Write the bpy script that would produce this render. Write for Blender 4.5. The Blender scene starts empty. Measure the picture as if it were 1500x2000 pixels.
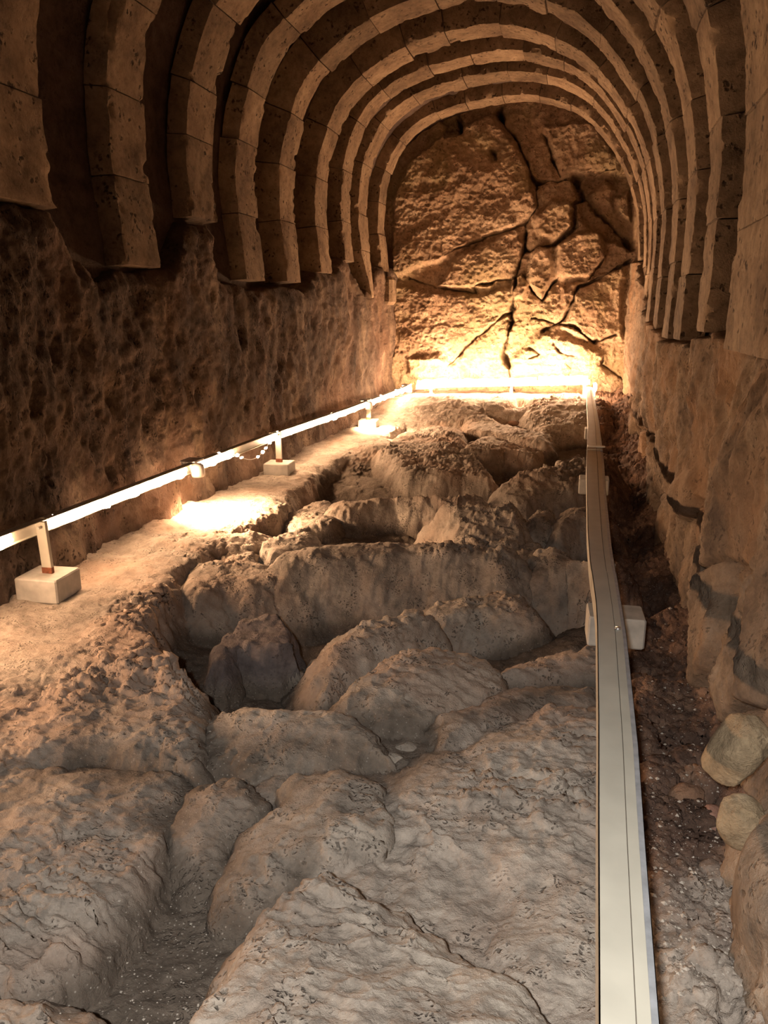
import bpy, math, random
import numpy as np
from mathutils import Vector

random.seed(7)
rng = np.random.default_rng(7)
sc = bpy.context.scene
col = sc.collection

# ------------------------------------------------------------------ camera
YAW, PITCH, F = 0.244, 0.254, 1500.0          # eye at the origin; tunnel runs along +Y
cam_d = bpy.data.cameras.new('camera')
cam_d.sensor_fit = 'HORIZONTAL'; cam_d.sensor_width = 36; cam_d.lens = 36.0
cam_d.clip_start = 0.02; cam_d.clip_end = 100
cam = bpy.data.objects.new('camera', cam_d)
cam.rotation_euler = (math.pi/2 - PITCH, 0, YAW)
col.objects.link(cam); sc.camera = cam

# ------------------------------------------------------------------ look, world, lamps
sc.view_settings.view_transform = 'Standard'
sc.view_settings.look = 'None'
sc.view_settings.gamma = 1
sc.view_settings.use_curve_mapping = False
sc.view_settings.exposure = 0.0
wd = bpy.data.worlds.new('world'); sc.world = wd; wd.use_nodes = True
wd.node_tree.nodes['Background'].inputs[0].default_value = (0.55, 0.5, 0.5, 1)
wd.node_tree.nodes['Background'].inputs[1].default_value = 0.012
try:
    sc.cycles.max_bounces = 4; sc.cycles.diffuse_bounces = 2
    sc.cycles.use_adaptive_sampling = True; sc.cycles.adaptive_threshold = 0.03
    sc.cycles.sample_clamp_indirect = 4.0
    sc.cycles.use_denoising = True
except Exception:
    pass

WARM = (1.0, 0.50, 0.165)
STRIP = (1.0, 0.61, 0.36)
def lamp(name, kind, loc, energy, color, size=0.05, rot=None, spot=None, size_y=None):
    d = bpy.data.lights.new(name, kind); d.energy = energy; d.color = color
    if kind == 'AREA':
        d.size = size
        if size_y: d.shape = 'RECTANGLE'; d.size_y = size_y
    else:
        d.shadow_soft_size = size
    if spot: d.spot_size, d.spot_blend = spot
    o = bpy.data.objects.new(name, d); o.location = loc
    if rot: o.rotation_euler = rot
    col.objects.link(o); return o
# the phone's own light beside the lens, and the weak daylight of the tunnel mouth far behind
lamp('phone_torch', 'SPOT', (-0.10, -0.25, 0.22), 385, (0.98, 0.97, 0.96), 0.04, (math.radians(90-57), 0, 0.04), (math.radians(104), 1.0))
lamp('tunnel_mouth_daylight', 'AREA', (-1.2, -2.6, 0.8), 5.0, (1.0, 0.86, 0.76), 3.2, (math.radians(84), 0, 0))
E_STRIP = 98.0
E_BACK = 225.0

# ------------------------------------------------------------------ pixel -> place helpers
CA, SA, CB, SB = math.cos(YAW), math.sin(YAW), math.cos(PITCH), math.sin(PITCH)
FW = np.array([-SA*CB, CA*CB, -SB]); RT = np.array([CA, SA, 0.0]); UP = np.cross(RT, FW)
def ray(u, v): return RT*((u-750)/F) + UP*((1000-v)/F) + FW
def atz(u, v, z): d = ray(u, v); return d*(z/d[2])
def atx(u, v, x): d = ray(u, v); return d*(x/d[0])
def aty(u, v, y): d = ray(u, v); return d*(y/d[1])

# ------------------------------------------------------------------ noise
def _h(i, j, k=0, s=0):
    n = (i.astype(np.int64)*374761393 + j.astype(np.int64)*668265263 + np.asarray(k).astype(np.int64)*2147483647 + s*974634777) & 0xFFFFFFFF
    n = (n ^ (n >> 13)) * 1274126177 & 0xFFFFFFFF
    n = (n ^ (n >> 16)) * 2246822519 & 0xFFFFFFFF
    n = n ^ (n >> 15)
    return (n & 0xFFFFFF) / float(0xFFFFFF)
def vn2(x, y, s=0):
    xi = np.floor(x); yi = np.floor(y); fx = x-xi; fy = y-yi
    xi = xi.astype(np.int64); yi = yi.astype(np.int64); z = np.zeros_like(xi)
    ux = fx*fx*fx*(fx*(fx*6-15)+10); uy = fy*fy*fy*(fy*(fy*6-15)+10)
    a = _h(xi, yi, z, s); b = _h(xi+1, yi, z, s); c = _h(xi, yi+1, z, s); d = _h(xi+1, yi+1, z, s)
    return (a+(b-a)*ux)*(1-uy) + (c+(d-c)*ux)*uy
def fbm2(x, y, oct=4, s=0, g=0.5):
    t = 0; a = 1; n = 0
    for o in range(oct):
        t = t + a*(vn2(x, y, s+o*17)*2-1); n += a; a *= g
        x, y = (x*1.62+y*1.18)+3.1, (y*1.62-x*1.18)+7.7
    return t/n
def vn3(x, y, z, s=0):
    xi = np.floor(x); yi = np.floor(y); zi = np.floor(z); fx = x-xi; fy = y-yi; fz = z-zi
    xi = xi.astype(np.int64); yi = yi.astype(np.int64); zi = zi.astype(np.int64)
    ux = fx*fx*(3-2*fx); uy = fy*fy*(3-2*fy); uz = fz*fz*(3-2*fz)
    r = 0
    for dz in (0, 1):
        a = _h(xi, yi, zi+dz, s); b = _h(xi+1, yi, zi+dz, s); c = _h(xi, yi+1, zi+dz, s); d = _h(xi+1, yi+1, zi+dz, s)
        p = (a+(b-a)*ux)*(1-uy) + (c+(d-c)*ux)*uy
        r = r + p*(uz if dz else 1-uz)
    return r
def fbm3(x, y, z, oct=4, s=0, g=0.5):
    t = 0; a = 1; n = 0
    for o in range(oct):
        t = t + a*(vn3(x, y, z, s+o*17)*2-1); n += a; a *= g
        x, y, z = x*1.97+5.3, y*2.03+1.7, z*2.01+9.2
    return t/n
def worley(x, y, s=0):
    xi = np.floor(x).astype(np.int64); yi = np.floor(y).astype(np.int64)
    f1 = np.full(x.shape, 9.0); f2 = np.full(x.shape, 9.0); cid = np.zeros(x.shape)
    for dx in (-1, 0, 1):
        for dy in (-1, 0, 1):
            cx = xi+dx; cy = yi+dy; z = np.zeros_like(cx)
            px = cx + 0.15+0.7*_h(cx, cy, z, s); py = cy + 0.15+0.7*_h(cx, cy, z, s+5)
            d = np.hypot(px-x, py-y)
            near = d < f1
            f2 = np.where(near, f1, np.minimum(f2, d))
            cid = np.where(near, _h(cx, cy, z, s+9), cid)
            f1 = np.where(near, d, f1)
    return f1, f2, cid
def sstep(a, b, x):
    t = np.clip((x-a)/(b-a), 0, 1); return t*t*(3-2*t)
def poly_sd(px, py, poly):
    """signed distance to a polygon, negative inside"""
    d = np.full(px.shape, 1e9); inside = np.zeros(px.shape, bool)
    n = len(poly)
    for i in range(n):
        x0, y0 = poly[i]; x1, y1 = poly[(i+1) % n]
        ex, ey = x1-x0, y1-y0
        t = np.clip(((px-x0)*ex+(py-y0)*ey)/(ex*ex+ey*ey+1e-12), 0, 1)
        d = np.minimum(d, np.hypot(px-x0-t*ex, py-y0-t*ey))
        c = ((y0 > py) != (y1 > py))
        with np.errstate(divide='ignore', invalid='ignore'):
            xc = (x1-x0)*(py-y0)/(y1-y0+1e-12)+x0
        inside ^= (c & (px < xc))
    return np.where(inside, -d, d)
def line_d(px, py, pts):
    d = np.full(px.shape, 1e9)
    for (x0, y0), (x1, y1) in zip(pts[:-1], pts[1:]):
        ex, ey = x1-x0, y1-y0
        t = np.clip(((px-x0)*ex+(py-y0)*ey)/(ex*ex+ey*ey+1e-12), 0, 1)
        d = np.minimum(d, np.hypot(px-x0-t*ex, py-y0-t*ey))
    return d

# ------------------------------------------------------------------ mesh helpers
def mesh_np(name, V, Q, mat, parent=None, smooth=True):
    me = bpy.data.meshes.new(name)
    V = np.asarray(V, dtype=np.float32); Q = np.asarray(Q, dtype=np.int32)
    k = Q.shape[1]
    me.vertices.add(len(V)); me.vertices.foreach_set('co', V.ravel())
    me.loops.add(Q.size); me.loops.foreach_set('vertex_index', Q.ravel())
    me.polygons.add(len(Q)); me.polygons.foreach_set('loop_start', np.arange(0, Q.size, k, dtype=np.int32))
    me.polygons.foreach_set('use_smooth', np.full(len(Q), smooth))
    me.update(calc_edges=True); me.validate()
    if mat: me.materials.append(mat)
    o = bpy.data.objects.new(name, me); col.objects.link(o)
    if parent: o.parent = parent
    return o
def grid_quads(nr, nc, flip=False):
    i = np.arange(nr-1)[:, None]*nc + np.arange(nc-1)[None, :]
    q = np.stack([i, i+1, i+nc+1, i+nc], -1).reshape(-1, 4)
    return q[:, ::-1] if flip else q
class MB:
    def __init__(s): s.v = []; s.f = []
    def box(s, c, d, rz=0, bev=0.0, ry=0, rx=0):
        from mathutils import Euler
        m = Euler((rx, ry, rz)).to_matrix(); hx, hy, hz = d[0]/2, d[1]/2, d[2]/2
        b = min(bev, hx*.9, hy*.9, hz*.9); n0 = len(s.v)
        if b <= 0:
            P = [(sx*hx, sy*hy, sz*hz) for sz in (-1, 1) for sy in (-1, 1) for sx in (-1, 1)]
            Fs = [(0, 2, 3, 1), (4, 5, 7, 6), (0, 1, 5, 4), (2, 6, 7, 3), (0, 4, 6, 2), (1, 3, 7, 5)]
        else:
            P = []
            def ring(z, ins):
                hx2, hy2 = hx-ins, hy-ins; r = []
                for (sx, sy) in ((-1, -1), (1, -1), (1, 1), (-1, 1)):
                    e = b
                    if (sx*sy) > 0: r += [(sx*hx2, sy*(hy2-e)), (sx*(hx2-e), sy*hy2)]
                    else: r += [(sx*(hx2-e), sy*hy2), (sx*hx2, sy*(hy2-e))]
                return [(x, y, z) for x, y in r]
            for z, ins in ((-hz, b*.7), (-hz+b, 0), (hz-b, 0), (hz, b*.7)): P += ring(z, ins)
            Fs = [tuple(range(7, -1, -1)), tuple(range(24, 32))]
            for r in range(3):
                for k in range(8): Fs.append((r*8+k, r*8+(k+1) % 8, (r+1)*8+(k+1) % 8, (r+1)*8+k))
        for p in P: s.v.append(tuple(m @ Vector(p) + Vector(c)))
        for f in Fs: s.f.append(tuple(n0+i for i in f))
        return s
    def tube(s, pts, r, n=8, cap=True):
        pts = [Vector(p) for p in pts]; m = len(pts)
        rr = r if hasattr(r, '__len__') else [r]*m
        n0 = len(s.v); up = Vector((0, 0, 1))
        for i, p in enumerate(pts):
            t = (pts[min(i+1, m-1)]-pts[max(i-1, 0)]).normalized()
            a = t.cross(up)
            if a.length < 1e-3: a = t.cross(Vector((1, 0, 0)))
            a.normalize(); b = t.cross(a)
            for k in range(n):
                q = 2*math.pi*k/n
                s.v.append(tuple(p + (a*math.cos(q)+b*math.sin(q))*rr[i]))
        for i in range(m-1):
            for k in range(n):
                s.f.append((n0+i*n+k, n0+i*n+(k+1) % n, n0+(i+1)*n+(k+1) % n, n0+(i+1)*n+k))
        if cap:
            s.f.append(tuple(n0+k for k in range(n-1, -1, -1))); s.f.append(tuple(n0+(m-1)*n+k for k in range(n)))
        return s
    def sweep(s, prof, path):
        """closed (dx,dz) profile carried along a list of (x,y,z)"""
        n0 = len(s.v); n = len(prof); m = len(path)
        for (x, y, z) in path:
            for dx, dz in prof: s.v.append((x+dx, y, z+dz))
        for i in range(m-1):
            for k in range(n):
                s.f.append((n0+i*n+k, n0+i*n+(k+1) % n, n0+(i+1)*n+(k+1) % n, n0+(i+1)*n+k))
        s.f.append(tuple(n0+k for k in range(n-1, -1, -1))); s.f.append(tuple(n0+(m-1)*n+k for k in range(n)))
        return s
    def build(s, name, mat, parent=None, smooth=False, origin=None):
        me = bpy.data.meshes.new(name)
        o0 = Vector(origin) if origin else Vector((0, 0, 0))
        me.from_pydata([tuple(Vector(v)-o0) for v in s.v], [], s.f); me.update()
        if smooth:
            for p in me.polygons: p.use_smooth = True
        me.materials.append(mat)
        o = bpy.data.objects.new(name, me); col.objects.link(o); o.location = o0
        if parent:
            o.parent = parent; o.location = o0 - parent.location if origin else -parent.location
        return o
def tag(o, label=None, cat=None, group=None, kind=None):
    if label: o['label'] = label
    if cat: o['category'] = cat
    if group: o['group'] = group
    if kind: o['kind'] = kind
    return o
def empty(name, loc, label, cat, group=None):
    o = bpy.data.objects.new(name, None); o.location = loc; o.empty_display_size = 0.1
    col.objects.link(o); return tag(o, label, cat, group)

# ------------------------------------------------------------------ materials
def rock_mat(name, c_dark, c_mid, c_light, scale=1.0, bump=0.5, bdist=0.02, stretch=(1, 1, 1), pits=0.5, patch=None, patch_amt=0.0, speck=0.0, rnd=0.0, rough=0.92, pit_scale=38.0, ground=False):
    m = bpy.data.materials.new(name); m.use_nodes = True
    nt = m.node_tree; N = nt.nodes; L = nt.links
    for n in list(N): N.remove(n)
    def nd(t, **kw):
        n = N.new(t)
        for k, v in kw.items(): setattr(n, k, v)
        return n
    out = nd('ShaderNodeOutputMaterial'); bs = nd('ShaderNodeBsdfPrincipled')
    bs.inputs['Roughness'].default_value = rough
    bs.inputs['Specular IOR Level'].default_value = 0.25
    L.new(bs.outputs[0], out.inputs[0])
    geo = nd('ShaderNodeNewGeometry'); mp = nd('ShaderNodeMapping')
    mp.inputs['Scale'].default_value = stretch
    L.new(geo.outputs['Position'], mp.inputs[0])
    def noise(sc_, det=6, ro=0.6, dist=0.0):
        n = nd('ShaderNodeTexNoise'); n.inputs['Scale'].default_value = sc_*scale
        n.inputs['Detail'].default_value = det; n.inputs['Roughness'].default_value = ro
        n.inputs['Distortion'].default_value = dist
        L.new(mp.outputs[0], n.inputs['Vector']); return n
    def ramp(src, stops):
        r = nd('ShaderNodeValToRGB'); e = r.color_ramp.elements
        while len(e) < len(stops): e.new(0.5)
        for el, (p, c) in zip(e, stops):
            el.position = p; el.color = tuple(c)+(1,) if hasattr(c, '__len__') else (c, c, c, 1)
        L.new(src, r.inputs[0]); return r
    def mix(fac, a, b, mode='MIX'):
        x = nd('ShaderNodeMix', data_type='RGBA', blend_type=mode)
        if isinstance(fac, float): x.inputs[0].default_value = fac
        else: L.new(fac, x.inputs[0])
        L.new(a, x.inputs[6])
        if hasattr(b, '__len__'): x.inputs[7].default_value = tuple(b)+(1,)
        else: L.new(b, x.inputs[7])
        return x.outputs[2]
    n1 = noise(2.3, 8, 0.62, 0.3); n2 = noise(14, 8, 0.7); n3 = noise(60, 5, 0.7)
    base = ramp(n1.outputs[0], [(0.30, c_dark), (0.52, c_mid), (0.72, c_light)]).outputs[0]
    m2 = ramp(n2.outputs[0], [(0.28, 0.50), (0.5, 0.95), (0.75, 1.25)]).outputs[0]
    c = mix(1.0, base, m2, 'MULTIPLY')
    if patch:
        np_ = noise(1.1, 5, 0.6, 0.5)
        pf = ramp(np_.outputs[0], [(0.48, 0.0), (0.62, patch_amt)]).outputs[0]
        c = mix(pf, c, patch)
    vo = nd('ShaderNodeTexVoronoi'); vo.inputs['Scale'].default_value = pit_scale*scale
    nw = noise(16, 3, 0.6); vm1 = nd('ShaderNodeVectorMath', operation='SCALE'); L.new(nw.outputs['Color'], vm1.inputs[0]); vm1.inputs['Scale'].default_value = .10/scale
    vm2 = nd('ShaderNodeVectorMath', operation='ADD'); L.new(mp.outputs[0], vm2.inputs[0]); L.new(vm1.outputs[0], vm2.inputs[1]); L.new(vm2.outputs[0], vo.inputs['Vector'])
    vm = noise(7, 4, 0.6)
    # small dark pits, clustered
    pr = ramp(vo.outputs['Distance'], [(0.20, 1.0), (0.40, 0.0)]).outputs[0]
    pm = ramp(vm.outputs[0], [(0.50, 0.0), (0.58, 1.0)]).outputs[0]
    pit = nd('ShaderNodeMath', operation='MULTIPLY'); L.new(pr, pit.inputs[0]); L.new(pm, pit.inputs[1])
    pf = nd('ShaderNodeMath', operation='MULTIPLY'); L.new(pit.outputs[0], pf.inputs[0]); pf.inputs[1].default_value = pits
    c = mix(pf.outputs[0], c, tuple(x*0.35 for x in c_dark))
    if speck:
        v2 = nd('ShaderNodeTexVoronoi'); v2.inputs['Scale'].default_value = 95*scale; L.new(mp.outputs[0], v2.inputs['Vector'])
        sp = ramp(v2.outputs['Distance'], [(0.08, speck), (0.16, 0.0)]).outputs[0]
        c = mix(sp, c, (0.62, 0.56, 0.48))
    if ground:
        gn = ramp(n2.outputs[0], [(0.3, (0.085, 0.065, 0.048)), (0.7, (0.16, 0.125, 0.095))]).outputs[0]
        ge = ramp(noise(5, 7, .7).outputs[0], [(0.3, (0.05, 0.028, 0.018)), (0.5, (0.12, 0.072, 0.05)), (0.66, (0.27, 0.16, 0.10)), (0.8, (.34, .29, .23))]).outputs[0]
        ad = nd('ShaderNodeAttribute', attribute_name='dust'); ae = nd('ShaderNodeAttribute', attribute_name='earth')
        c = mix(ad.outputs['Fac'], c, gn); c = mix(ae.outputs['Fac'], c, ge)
        v3 = nd('ShaderNodeTexVoronoi'); v3.inputs['Scale'].default_value = 60; L.new(mp.outputs[0], v3.inputs['Vector'])
        s3 = ramp(v3.outputs['Distance'], [(0.10, .7), (0.2, 0.0)]).outputs[0]
        mm = nd('ShaderNodeMath', operation='MAXIMUM'); L.new(ad.outputs['Fac'], mm.inputs[0]); L.new(ae.outputs['Fac'], mm.inputs[1])
        m5 = nd('ShaderNodeMath', operation='MULTIPLY'); L.new(mm.outputs[0], m5.inputs[0]); L.new(s3, m5.inputs[1])
        c = mix(m5.outputs[0], c, (.38, .33, .27))
    if rnd:
        oi = nd('ShaderNodeObjectInfo')
        rr = ramp(oi.outputs['Random'], [(0.0, 1-rnd), (1.0, 1+rnd*0.6)]).outputs[0]
        c = mix(1.0, c, rr, 'MULTIPLY')
    L.new(c, bs.inputs['Base Color'])
    # bump
    a1 = nd('ShaderNodeMath', operation='MULTIPLY_ADD'); L.new(n2.outputs[0], a1.inputs[0]); a1.inputs[1].default_value = 0.9
    a2 = nd('ShaderNodeMath', operation='MULTIPLY'); L.new(n3.outputs[0], a2.inputs[0]); a2.inputs[1].default_value = 0.55
    L.new(a2.outputs[0], a1.inputs[2])
    a3 = nd('ShaderNodeMath', operation='MULTIPLY_ADD'); L.new(pit.outputs[0], a3.inputs[0]); a3.inputs[1].default_value = -0.5*pits
    L.new(a1.outputs[0], a3.inputs[2])
    bp = nd('ShaderNodeBump'); bp.inputs['Strength'].default_value = bump; bp.inputs['Distance'].default_value = bdist
    L.new(a3.outputs[0], bp.inputs['Height']); L.new(bp.outputs[0], bs.inputs['Normal'])
    return m
def flat_mat(name, color, rough=0.5, metal=0.0, var=0.0, vscale=20, bump=0.0):
    m = bpy.data.materials.new(name); m.use_nodes = True; nt = m.node_tree
    bs = nt.nodes['Principled BSDF']; bs.inputs['Roughness'].default_value = rough; bs.inputs['Metallic'].default_value = metal
    bs.inputs['Base Color'].default_value = (*color, 1)
    if var:
        geo = nt.nodes.new('ShaderNodeNewGeometry'); n = nt.nodes.new('ShaderNodeTexNoise'); n.inputs['Scale'].default_value = vscale; n.inputs['Detail'].default_value = 6
        r = nt.nodes.new('ShaderNodeValToRGB')
        r.color_ramp.elements[0].position = 0.3; r.color_ramp.elements[1].position = 0.7
        r.color_ramp.elements[0].color = (*[c*(1-var) for c in color], 1); r.color_ramp.elements[1].color = (*[min(1, c*(1+var*.5)) for c in color], 1)
        nt.links.new(geo.outputs['Position'], n.inputs['Vector']); nt.links.new(n.outputs[0], r.inputs[0]); nt.links.new(r.outputs[0], bs.inputs['Base Color'])
        if bump:
            b = nt.nodes.new('ShaderNodeBump'); b.inputs['Strength'].default_value = bump; b.inputs['Distance'].default_value = 0.004
            nt.links.new(n.outputs[0], b.inputs['Height']); nt.links.new(b.outputs[0], bs.inputs['Normal'])
    return m
def emit_mat(name, color, s):
    m = bpy.data.materials.new(name); m.use_nodes = True; nt = m.node_tree
    for n in list(nt.nodes): nt.nodes.remove(n)
    e = nt.nodes.new('ShaderNodeEmission'); e.inputs[0].default_value = (*color, 1); e.inputs[1].default_value = s
    o = nt.nodes.new('ShaderNodeOutputMaterial'); nt.links.new(e.outputs[0], o.inputs[0]); return m

M_floor = rock_mat('floor_rock', (0.24, 0.195, 0.155), (0.40, 0.335, 0.27), (0.52, 0.445, 0.36), 1.0, 0.8, 0.022, pits=0.8, pit_scale=52, patch=(0.42, 0.27, 0.185), patch_amt=0.5, speck=0.35, ground=True)
M_slab = rock_mat('slab_rock', (0.24, 0.195, 0.155), (0.38, 0.32, 0.255), (0.51, 0.435, 0.35), 1.0, 0.8, 0.022, pits=0.8, pit_scale=52, patch=(0.40, 0.27, 0.19), patch_amt=0.45, rnd=0.08, speck=.2, ground=True)
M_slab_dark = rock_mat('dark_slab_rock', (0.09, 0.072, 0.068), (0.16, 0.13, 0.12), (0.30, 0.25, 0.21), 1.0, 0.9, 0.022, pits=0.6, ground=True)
M_earth = rock_mat('trench_earth', (0.085, 0.052, 0.034), (0.15, 0.095, 0.065), (0.26, 0.18, 0.13), 1.7, 1.0, 0.03, pits=0.5, patch=(0.30, 0.14, 0.07), patch_amt=0.6, speck=0.8)
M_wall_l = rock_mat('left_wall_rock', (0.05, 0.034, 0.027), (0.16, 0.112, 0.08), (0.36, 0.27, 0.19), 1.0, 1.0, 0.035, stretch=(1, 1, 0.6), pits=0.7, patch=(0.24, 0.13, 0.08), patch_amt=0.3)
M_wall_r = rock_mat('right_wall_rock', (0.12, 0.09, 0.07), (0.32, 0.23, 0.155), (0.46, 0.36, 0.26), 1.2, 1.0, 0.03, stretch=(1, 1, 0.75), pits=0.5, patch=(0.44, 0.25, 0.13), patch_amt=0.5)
M_back = rock_mat('back_wall_rock', (0.28, 0.18, 0.11), (0.52, 0.36, 0.235), (0.66, 0.50, 0.34), 0.9, 1.0, 0.04, pits=0.6, patch=(0.40, 0.34, 0.16), patch_amt=0.35, pit_scale=22)
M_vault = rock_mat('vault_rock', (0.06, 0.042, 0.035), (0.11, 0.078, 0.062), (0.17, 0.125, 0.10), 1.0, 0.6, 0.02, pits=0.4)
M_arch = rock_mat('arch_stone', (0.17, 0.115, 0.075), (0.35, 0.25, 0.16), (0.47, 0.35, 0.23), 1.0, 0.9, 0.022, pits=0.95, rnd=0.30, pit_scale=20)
M_cream = flat_mat('cream_metal', (0.50, 0.465, 0.375), 0.45, 0.0, 0.10, 9)
M_groove = flat_mat('dark_groove', (0.16, 0.13, 0.10), 0.7)
M_galv = flat_mat('grey_metal', (0.42, 0.43, 0.44), 0.4, 0.3, 0.25, 30)
M_steel = flat_mat('steel', (0.62, 0.60, 0.57), 0.3, 0.8)
M_conc = flat_mat('concrete', (0.46, 0.43, 0.37), 0.9, 0.0, 0.22, 16, 0.5)
M_rust = flat_mat('rust', (0.22, 0.07, 0.03), 0.9, 0.0, 0.4, 60)
M_pebble = flat_mat('pale_pebble', (0.40, 0.345, 0.28), 0.85, 0.0, 0.3, 60)
M_white = flat_mat('white_plastic', (0.80, 0.78, 0.72), 0.5)
M_cable = flat_mat('cable', (0.55, 0.52, 0.46), 0.5)
M_strip = emit_mat('lit_led_rope', STRIP, E_STRIP)
M_strip_back = emit_mat('lit_led_rope_back', STRIP, E_BACK)
M_bulb = emit_mat('lit_bulb', STRIP, 60)

# ------------------------------------------------------------------ FLOOR
nx, ny = 760, 1050
XS = np.linspace(-3.45, 1.15, nx)
YS = 0.55*np.exp(np.linspace(0, math.log(13.75/0.55), ny))
X, Y = np.meshgrid(XS, YS)
# coarse gap level under the blocks
low = [(-3.0, 1.5, -1.55, .8), (-3.0, 5, -1.55, .6), (-3, 9, -1.55, .6), (-3, 13, -1.52, .8), (-1.1, 13, -1.5, 1), (0.3, 13, -1.5, .8)]
def lowpx(u, v, z, r=0.35): p = atz(u, v, z); low.append((p[0], p[1], z, r))
for a in [(300, 1950, -1.79, .5), (340, 1800, -1.79, .45), (270, 2100, -1.79, .4), (350, 1740, -1.80, .3), (345, 1630, -1.74, .2), (395, 1480, -1.74, .2), (410, 1350, -1.95, .25), (560, 1340, -2.06, .25), (440, 1250, -2.12, .25),
          (600, 1220, -2.06, .3), (850, 1165, -2.06, .35), (1000, 1200, -2.2, .3), (1100, 1250, -2.22, .3), (900, 1290, -2.18, .3), (620, 1355, -1.98, .25),
          (1040, 1330, -1.86, .25), (1150, 1300, -1.80, .25), (780, 1480, -1.70, .2), (560, 1530, -1.68, .2), (870, 1400, -1.80, .2), (680, 1690, -1.64, .2), (900, 1780, -1.66, .4), (1000, 1640, -1.6, .3), (1080, 1500, -1.6, .3),
          (1060, 1090, -2.1, .3), (1040, 1020, -2.1, .3), (900, 1000, -1.95, .3), (700, 1020, -1.92, .3), (560, 1060, -1.85, .25), (430, 1085, -1.85, .2), (1000, 960, -1.9, .35), (960, 930, -1.9, .4), (1060, 880, -1.9, .4), (800, 930, -1.8, .4), (860, 870, -1.72, .4), (1000, 830, -1.75, .4),
          (1220, 1010, -1.95, .35), (1235, 1130, -1.9, .3), (1240, 1250, -1.8, .3), (1260, 1400, -1.68, .3), (1290, 1600, -1.62, .3), (1350, 1900, -1.6, .4), (1210, 900, -1.75, .4), (1190, 820, -1.62, .5)]:
    lowpx(*a)
num = np.zeros_like(X); den = np.zeros_like(X)
for (lx, ly, lz, lr) in low:
    w = 1.0/(((X-lx)**2+(Y-ly)**2)/(lr*lr)+0.12)**2.2
    num += w*lz; den += w
Z = num/den
Z = Z + 0.035*fbm2(X*3, Y*3, 4, 3) + 0.012*fbm2(X*14, Y*14, 4, 4)
earthiness = np.ones_like(X)
label = np.zeros(X.shape, int)
wx = X + 0.045*fbm2(X*2.6, Y*2.6, 4, 11) + 0.014*fbm2(X*11, Y*11, 3, 12)
wy = Y + 0.055*fbm2(X*2.6, Y*2.6, 4, 13) + 0.016*fbm2(X*11, Y*11, 3, 14)
# (name, outline in (u, v[, z]), z, steepness, edge rounding, roughness of the top, label, own object)
B = []
def blk(pts, z, slope=2.5, rnd_=0.05, rough=1.0, lab=None, mat=None, dome=0.0, name='boulder', cat='boulder'):
    B.append(dict(pts=pts, z=z, s=slope, r=rnd_, rough=rough, lab=lab, mat=mat, dome=dome, name=name, cat=cat))
# bedrock of the path and the left flank
blk([(-900, 1500), (-500, 1150), (0, 1060), (300, 960), (640, 830), (740, 745), (1185, 752), (1160, 770), (1080, 772), (960, 776), (900, 782), (860, 800), (800, 818), (770, 840), (700, 870), (640, 905), (600, 935), (565, 965), (550, 990), (520, 1010), (440, 1050), (390, 1075), (350, 1112), (325, 1140), (288, 1190), (283, 1225), (310, 1262), (345, 1300), (390, 1335), (398, 1380), (385, 1440), (380, 1478), (300, 1468), (200, 1462), (0, 1480), (-300, 1500)],
    [(0, 1400, -1.60), (-200, 1200, -1.55), (380, 1400, -1.64), (320, 1160, -1.58), (100, 1100, -1.55), (560, 960, -1.57), (750, 850, -1.56), (900, 770, -1.56), (1150, 765, -1.54)], 2.2, .05, 1.7)
blk([(-700, 1500), (0, 1492), (200, 1482), (290, 1490), (378, 1510), (366, 1550), (335, 1600), (318, 1650), (306, 1700), (278, 1760), (195, 1840), (110, 1890), (20, 1905), (-500, 1930)], [(0, 1500, -1.61), (370, 1520, -1.66), (0, 1900, -1.61), (220, 1840, -1.70), (300, 1700, -1.70)], 2.2, .05, 1.3)
# right-hand bedrock
blk([(800, 1500), (835, 1470), (850, 1452), (930, 1440), (1000, 1400), (1060, 1372), (1160, 1360), (1222, 1380), (1262, 1560), (1300, 1800), (1330, 2080), (1130, 2200), (1080, 1990), (1010, 1930), (985, 1850), (1020, 1760), (1000, 1690), (880, 1660), (800, 1650), (770, 1600), (768, 1545)], -1.60, 0.9, .08, .8)
blk([(850, 1395), (862, 1385), (920, 1372), (960, 1350), (1000, 1330), (1080, 1322), (1150, 1330), (1150, 1355), (1060, 1368), (1000, 1395), (920, 1432), (860, 1445)], -1.62, 1.6, .05, .8)
blk([(985, 1310), (1010, 1292), (1060, 1275), (1110, 1272), (1140, 1262), (1180, 1240), (1180, 1300), (1100, 1305), (1020, 1312)], -1.66, 2.0, .04, .8)
# stones that stand apart from the bedrock
blk([(175, 2150), (-200, 2150), (-250, 1930), (60, 1922), (150, 1925), (200, 1955), (225, 2000)], -1.66, 3.0, .05, .6, 'rounded grey rock slab at the foot of the near left slope', M_slab, .04, 'rock_slab', 'rock')
blk([(345, 2060), (352, 1990), (400, 1915), (445, 1850), (458, 1800), (480, 1765), (520, 1735), (570, 1715), (618, 1682), (660, 1702), (740, 1745), (850, 1808), (930, 1862), (1000, 1905), (1060, 1980), (1060, 2200), (345, 2200)], [(620, 1690, -1.53), (400, 1950, -1.50), (1000, 1920, -1.55), (700, 2000, -1.44)], 3.5, .04, .8, 'big pale pitted rock slab with a pointed tip beside the dusty hollow', M_slab, .0, 'rock_slab', 'rock')
blk([(368, 1545), (385, 1520), (440, 1512), (500, 1520), (528, 1540), (520, 1570), (490, 1590), (468, 1620), (452, 1665), (438, 1720), (400, 1770), (352, 1760), (336, 1700), (338, 1640), (352, 1580)], [(400, 1520, -1.61), (520, 1540, -1.62), (390, 1740, -1.76)], 2.4, .05, .7, 'narrow rock slab between the two diagonal cracks sinking into dust', M_slab, .02, 'rock_slab', 'rock')
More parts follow.
